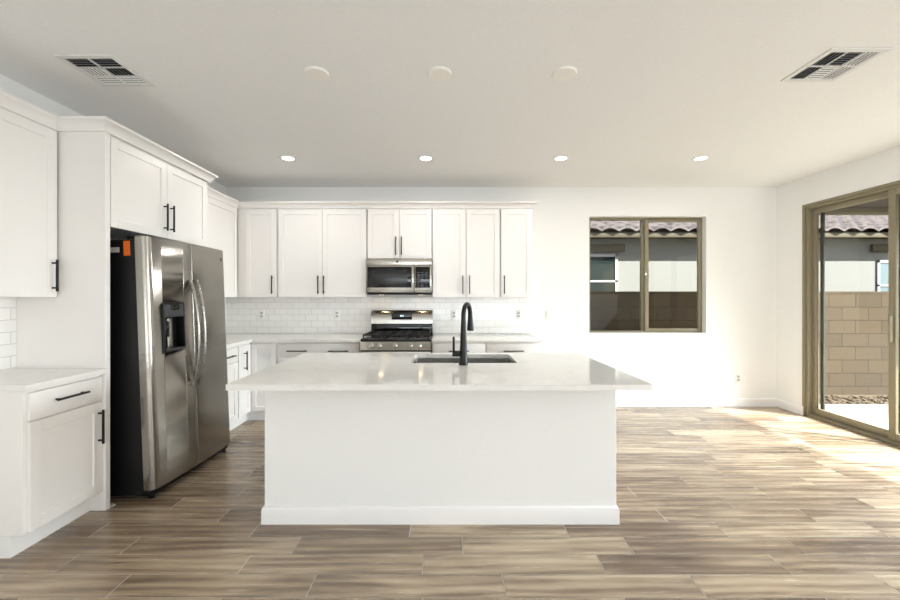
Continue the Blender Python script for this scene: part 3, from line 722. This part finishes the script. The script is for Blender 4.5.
for gx0, gx1 in ((-0.365, -0.125), (-0.12, 0.12), (0.125, 0.365)):
    bm = nb(); z0, z1 = 0.948, 0.962; a = 0.006; c = (gx0 + gx1) / 2; y0, y1 = 0.03, 0.56
    for x in (gx0 + a, c, gx1 - a): box(bm, x - a, x + a, y0, y1, z0, z1, 0.002)
    for y in (y0 + a, 0.16, 0.3, 0.44, y1 - a): box(bm, gx0, gx1, y - a, y + a, z0 + 0.001, z1 + 0.001, 0.002)
    for x in (gx0 + a, gx1 - a):
        for y in (y0 + a, y1 - a): box(bm, x - a, x + a, y - a, y + a, 0.922, z0)
    obj('grate', bm, M['cast'], rg_)

# ------------------------------------------------------------------ island
IX0, IX1, IY0, IY1 = -1.10, 1.032, 2.425, 3.235
isl = thing('kitchen_island', 'white kitchen island base with a plain panelled front', 'island', ((IX0 + IX1) / 2, IY0, 0))
ic = (IX0 + IX1) / 2; hw = (IX1 - IX0) / 2
bm = nb(); box(bm, -hw, hw, 0, 0.115, 0, 0.8825, 0.002, 1); obj('front_wall', bm, M['wall'], isl)
bm = nb(); box(bm, -hw + 0.001, hw - 0.001, 0.1155, 0.83, 0.115, 0.66, 0.001, 1)
box(bm, -hw + 0.001, -0.30 - ic, 0.1155, 0.83, 0.66, 0.8825, 0.001, 1); box(bm, 0.56 - ic, hw - 0.001, 0.1155, 0.83, 0.66, 0.8825, 0.001, 1)
box(bm, -0.30 - ic, 0.56 - ic, 0.818, 0.83, 0.66, 0.8825)
obj('carcass', bm, M['cab'], isl)
bm = nb(); box(bm, -hw + 0.001, hw - 0.001, 0.1155, 0.76, 0, 0.1145); obj('toe_kick', bm, M['trim'], isl)
bm = nb()
sweep(bm, [(-hw, 0.82), (-hw, 0), (hw, 0), (hw, 0.82)], BB)
obj('baseboard', bm, M['trim'], isl)
n = 5; ww = (2 * hw - 0.01) / n
for i in range(n):
    x0 = -hw + 0.005 + i * ww
    bm = nb(); shaker(bm, -(x0 + ww - 0.004), -(x0 + 0.004), 0.125, 0.862); dd = obj('door', bm, M['cab'], isl, loc=(0, 0.8305, 0), rot=(0, 0, PI))
    pull(dd, -(x0 + 0.04), 0.74, 0.2, True)
# countertop with a rounded cut-out for the sink
CX0, CX1, CY0, CY1 = -1.153, 1.082, 2.088, 3.288
SX0, SX1, SY0, SY1 = -0.245, 0.498, 2.775, 3.205
def rrect(x0, x1, y0, y1, r, n=6):
    p = []
    for cx, cy, a0 in ((x1 - r, y1 - r, 0), (x0 + r, y1 - r, 90), (x0 + r, y0 + r, 180), (x1 - r, y0 + r, 270)):
        for i in range(n + 1):
            a = math.radians(a0 + 90 * i / n); p.append((cx + r * math.cos(a), cy + r * math.sin(a)))
    return p
def slab_hole(bm, outer, inner, z0, z1):
    for z in (z0, z1):
        vs = []
        for L in (outer, inner):
            v = [bm.verts.new((x, y, z)) for x, y in L]; vs.append(v)
        ed = [bm.edges.new((v[i], v[(i + 1) % len(v)])) for v in vs for i in range(len(v))]
        bmesh.ops.triangle_fill(bm, edges=ed, use_beauty=True)
        if z == z0: lo = vs
        else: hi = vs
    for a, b in zip(lo, hi): bridge(bm, a, b)
bm = nb(); slab_hole(bm, rrect(CX0, CX1, CY0, CY1, 0.006, 3), rrect(SX0, SX1, SY0, SY1, 0.03), 0.8835, 0.914)
tag(obj('island_countertop', bm, M['quartz']), 'long white quartz countertop on the island with a sink cut-out', 'countertop')
# undermount sink
sk = thing('sink', 'stainless undermount sink set into the island countertop', 'sink', ((SX0 + SX1) / 2, (SY0 + SY1) / 2, 0.67))
sc_, sy_ = (SX0 + SX1) / 2, (SY0 + SY1) / 2
def loop(bm, g, r, z): return [bm.verts.new((x - sc_, y - sy_, z - 0.67)) for x, y in rrect(SX0 - g, SX1 + g, SY0 - g, SY1 + g, r)]
bm = nb()
Ls = [loop(bm, 0.03, 0.05, 0.875), loop(bm, 0.03, 0.05, 0.883), loop(bm, 0.004, 0.034, 0.883), loop(bm, 0.002, 0.03, 0.70), loop(bm, -0.012, 0.03, 0.682), loop(bm, -0.03, 0.03, 0.678)]
for a, b in zip(Ls, Ls[1:]): bridge(bm, a, b)
bm.faces.new(Ls[-1])
O2 = [loop(bm, 0.008, 0.036, 0.875), loop(bm, 0.006, 0.034, 0.672)]
bridge(bm, Ls[0], O2[0]); bridge(bm, O2[0], O2[1]); bm.faces.new(O2[1])
obj('basin', bm, M['steel_sink'], sk)
bm = nb(); lathe(bm, [(0.045, 0.0085), (0.045, 0.011), (0.03, 0.011), (0.028, 0.009)], (0, 0.06, 0), 28); obj('drain', bm, M['chrome'], sk)
# faucet
fx, fy = 0.118, 2.705
fc = thing('faucet', 'tall matte black gooseneck faucet standing at the island sink', 'faucet', (fx, fy, 0.9142))
bm = nb(); lathe(bm, [(0.031, 0), (0.031, 0.006), (0.0275, 0.012), (0.025, 0.08), (0.0185, 0.26), (0.0165, 0.30)], (0, 0, 0), 28); obj('body', bm, M['black_metal'], fc)
dv = Vector((0.33, 0.94, 0)).normalized(); R_ = 0.083
pts = [Vector((0, 0, 0.295))] + [dv * (R_ - R_ * math.cos(a)) + Vector((0, 0, 0.325 + R_ * math.sin(a))) for a in [PI * i / 18 for i in range(19)]]
bm = nb(); tube(bm, pts, [0.0163] + [0.0158] * 19, 18); obj('spout', bm, M['black_metal'], fc)
bm = nb(); e = dv * (2 * R_)
tube(bm, [e + Vector((0, 0, 0.326)), e + dv * 0.002 + Vector((0, 0, 0.30)), e + dv * 0.006 + Vector((0, 0, 0.245)), e + dv * 0.008 + Vector((0, 0, 0.218))], [0.0165, 0.018, 0.0235, 0.0245], 18); obj('spray_head', bm, M['black_metal'], fc)
bm = nb(); tube(bm, [(-0.018, 0, 0.072), (-0.075, 0, 0.072)], 0.0165, 16); tube(bm, [(-0.066, 0, 0.06), (-0.066, 0, 0.19)], [0.0085, 0.0075], 12); obj('lever', bm, M['black_metal'], fc)

# ------------------------------------------------------------------ outlets and switches
def outlet(label, cat, x, z, y=YB - 0.0092, w=0.072, h=0.117, kind='outlet'):
    t = thing('wall_outlet' if kind == 'outlet' else 'light_switch', label, cat, (x, y, z), group=None)
    bm = nb(); box(bm, -w / 2, w / 2, -0.005, 0, -h / 2, h / 2, 0.002); obj('cover_plate', bm, M['plate'], t)
    if kind == 'outlet':
        for s in (-1, 1):
            bm = nb(); box(bm, -0.017, 0.017, -0.007, -0.0049, s * 0.02 - 0.014, s * 0.02 + 0.014, 0.003)
            p = obj('socket', bm, M['socket'], t)
            bm = nb()
            for q in (-0.006, 0.006): box(bm, q - 0.0012, q + 0.0012, -0.0076, -0.0069, s * 0.02 - 0.003, s * 0.02 + 0.006)
            obj('slot', bm, M['dark_grey'], p)
    else:
        for s in (-1, 1):
            bm = nb(); box(bm, s * w / 4 - 0.016, s * w / 4 + 0.016, -0.008, -0.0049, -0.033, 0.033, 0.002); obj('rocker', bm, M['plate'], t)
outlet('white outlet on the backsplash nearest the refrigerator corner', 'outlet', -2.31, 1.152)
outlet('white outlet on the backsplash just left of the range', 'outlet', -1.365, 1.152)
outlet('white outlet on the backsplash just right of the range, left of the faucet', 'outlet', 0.10, 1.152)
outlet('white outlet at the right end of the backsplash', 'outlet', 0.91, 1.152)
outlet('white double light switch on the wall right of the backsplash', 'light switch', 1.31, 1.155, YB - 0.0003, 0.115, 0.117, 'switch')
outlet('white outlet low on the back wall beneath the window', 'outlet', 3.67, 0.355, YB - 0.0003)

# ------------------------------------------------------------------ ceiling: downlights, blank covers, registers
def downlight(x, y, label):
    t = thing('recessed_light', label, 'ceiling light', (x, y, CZ))
    bm = nb(); lathe(bm, [(0.078, -0.0005), (0.078, -0.005), (0.07, -0.008), (0.056, -0.006), (0.056, -0.0005)], n=36); obj('trim_ring', bm, M['plate'], t)
    bm = nb(); lathe(bm, [(0.0555, -0.001), (0.0555, -0.0035), (0.04, -0.0045)], n=32); obj('diffuser', bm, M['lamp'], t)
    l = bpy.data.lights.new('downlight_lamp', 'AREA'); l.shape = 'DISK'; l.size = 0.1; l.energy = 8; l.color = (1, 0.97, 0.93)
    lo = bpy.data.objects.new('downlight_lamp', l); COL.objects.link(lo); lo.parent = t; lo.location = (0, 0, -0.012)
for x, lb in ((-1.572, 'lit recessed downlight nearest the refrigerator'), (-0.2, 'lit recessed downlight above the range side of the sink'),
              (1.144, 'lit recessed downlight above the right end of the back counter'), (2.537, 'lit recessed downlight nearest the patio door')):
    downlight(x, 3.98, lb)
for x, lb in ((-0.80, 'round cream cover plate over the left end of the island'), (-0.04, 'round cream cover plate over the middle of the island'), (0.732, 'round cream cover plate over the right end of the island')):
    bm = nb(); lathe(bm, [(0.075, 0), (0.075, -0.006), (0.068, -0.012), (0.03, -0.013)], n=40)
    tag(obj('ceiling_cover', bm, M['cover'], loc=(x, 2.472, CZ - 0.0005)), lb, 'ceiling cover')
def register(x, y, rot, label):
    t = thing('ceiling_vent', label, 'vent', (x, y, CZ), (0, 0, rot))
    S, I = 0.17, 0.138
    bm = nb()
    for q in ((-S, S, -S, -I), (-S, S, I, S), (-S, -I, -I, I), (I, S, -I, I)): box(bm, q[0], q[1], q[2], q[3], -0.008, -0.0005, 0.0015, 1)
    box(bm, -I, I, -0.006, 0.006, -0.008, -0.0015); box(bm, -0.05, -0.044, -I, I, -0.008, -0.0015); box(bm, 0.044, 0.05, -I, I, -0.008, -0.0015)
    obj('frame', bm, M['vent'], t)
    bm = nb(); box(bm, -I, I, -I, I, -0.0012, -0.0004); obj('duct_shade', bm, M['duct_shade'], t)  # flat dark sheet standing in for the shaded duct opening
    def slats(x0, x1, y0, y1, along, up):
        bm = nb(); n = 4 if along == 'Y' else 6
        lo, hi = (x0, x1) if along == 'Y' else (y0, y1)
        for i in range(n):
            c = lo + (hi - lo) * (i + 0.5) / n; d = 0.003
            a, b = (c - d, c + d) if up > 0 else (c + d, c - d)     # lower edge a, upper edge b
            for th in (0,):
                if along == 'Y': q = [(a, y0, -0.0105), (a, y1, -0.0105), (b, y1, -0.0045), (b, y0, -0.0045)]
                else: q = [(x0, a, -0.0105), (x1, a, -0.0105), (x1, b, -0.0045), (x0, b, -0.0045)]
                off = Vector((0.0011, 0, 0.0006)) if along == 'Y' else Vector((0, 0.0011, 0.0006))
                v = [bm.verts.new(p) for p in q]; u = [bm.verts.new(Vector(p) + off) for p in q]
                bridge(bm, v, u); bm.faces.new(v[::-1]); bm.faces.new(u)
        obj('slats', bm, M['vent'], t, smooth=False)
    for y0, y1 in ((-I, -0.006), (0.006, I)):
        slats(-I, -0.05, y0, y1, 'Y', 1); slats(0.05, I, y0, y1, 'Y', -1)
    slats(-0.044, 0.044, -I, -0.006, 'X', 1); slats(-0.044, 0.044, 0.006, I, 'X', -1)
register(2.31, 2.39, 0, 'white ceiling air register on the patio door side')
register(-2.07, 2.45, PI / 2, 'white ceiling air register above the refrigerator side')
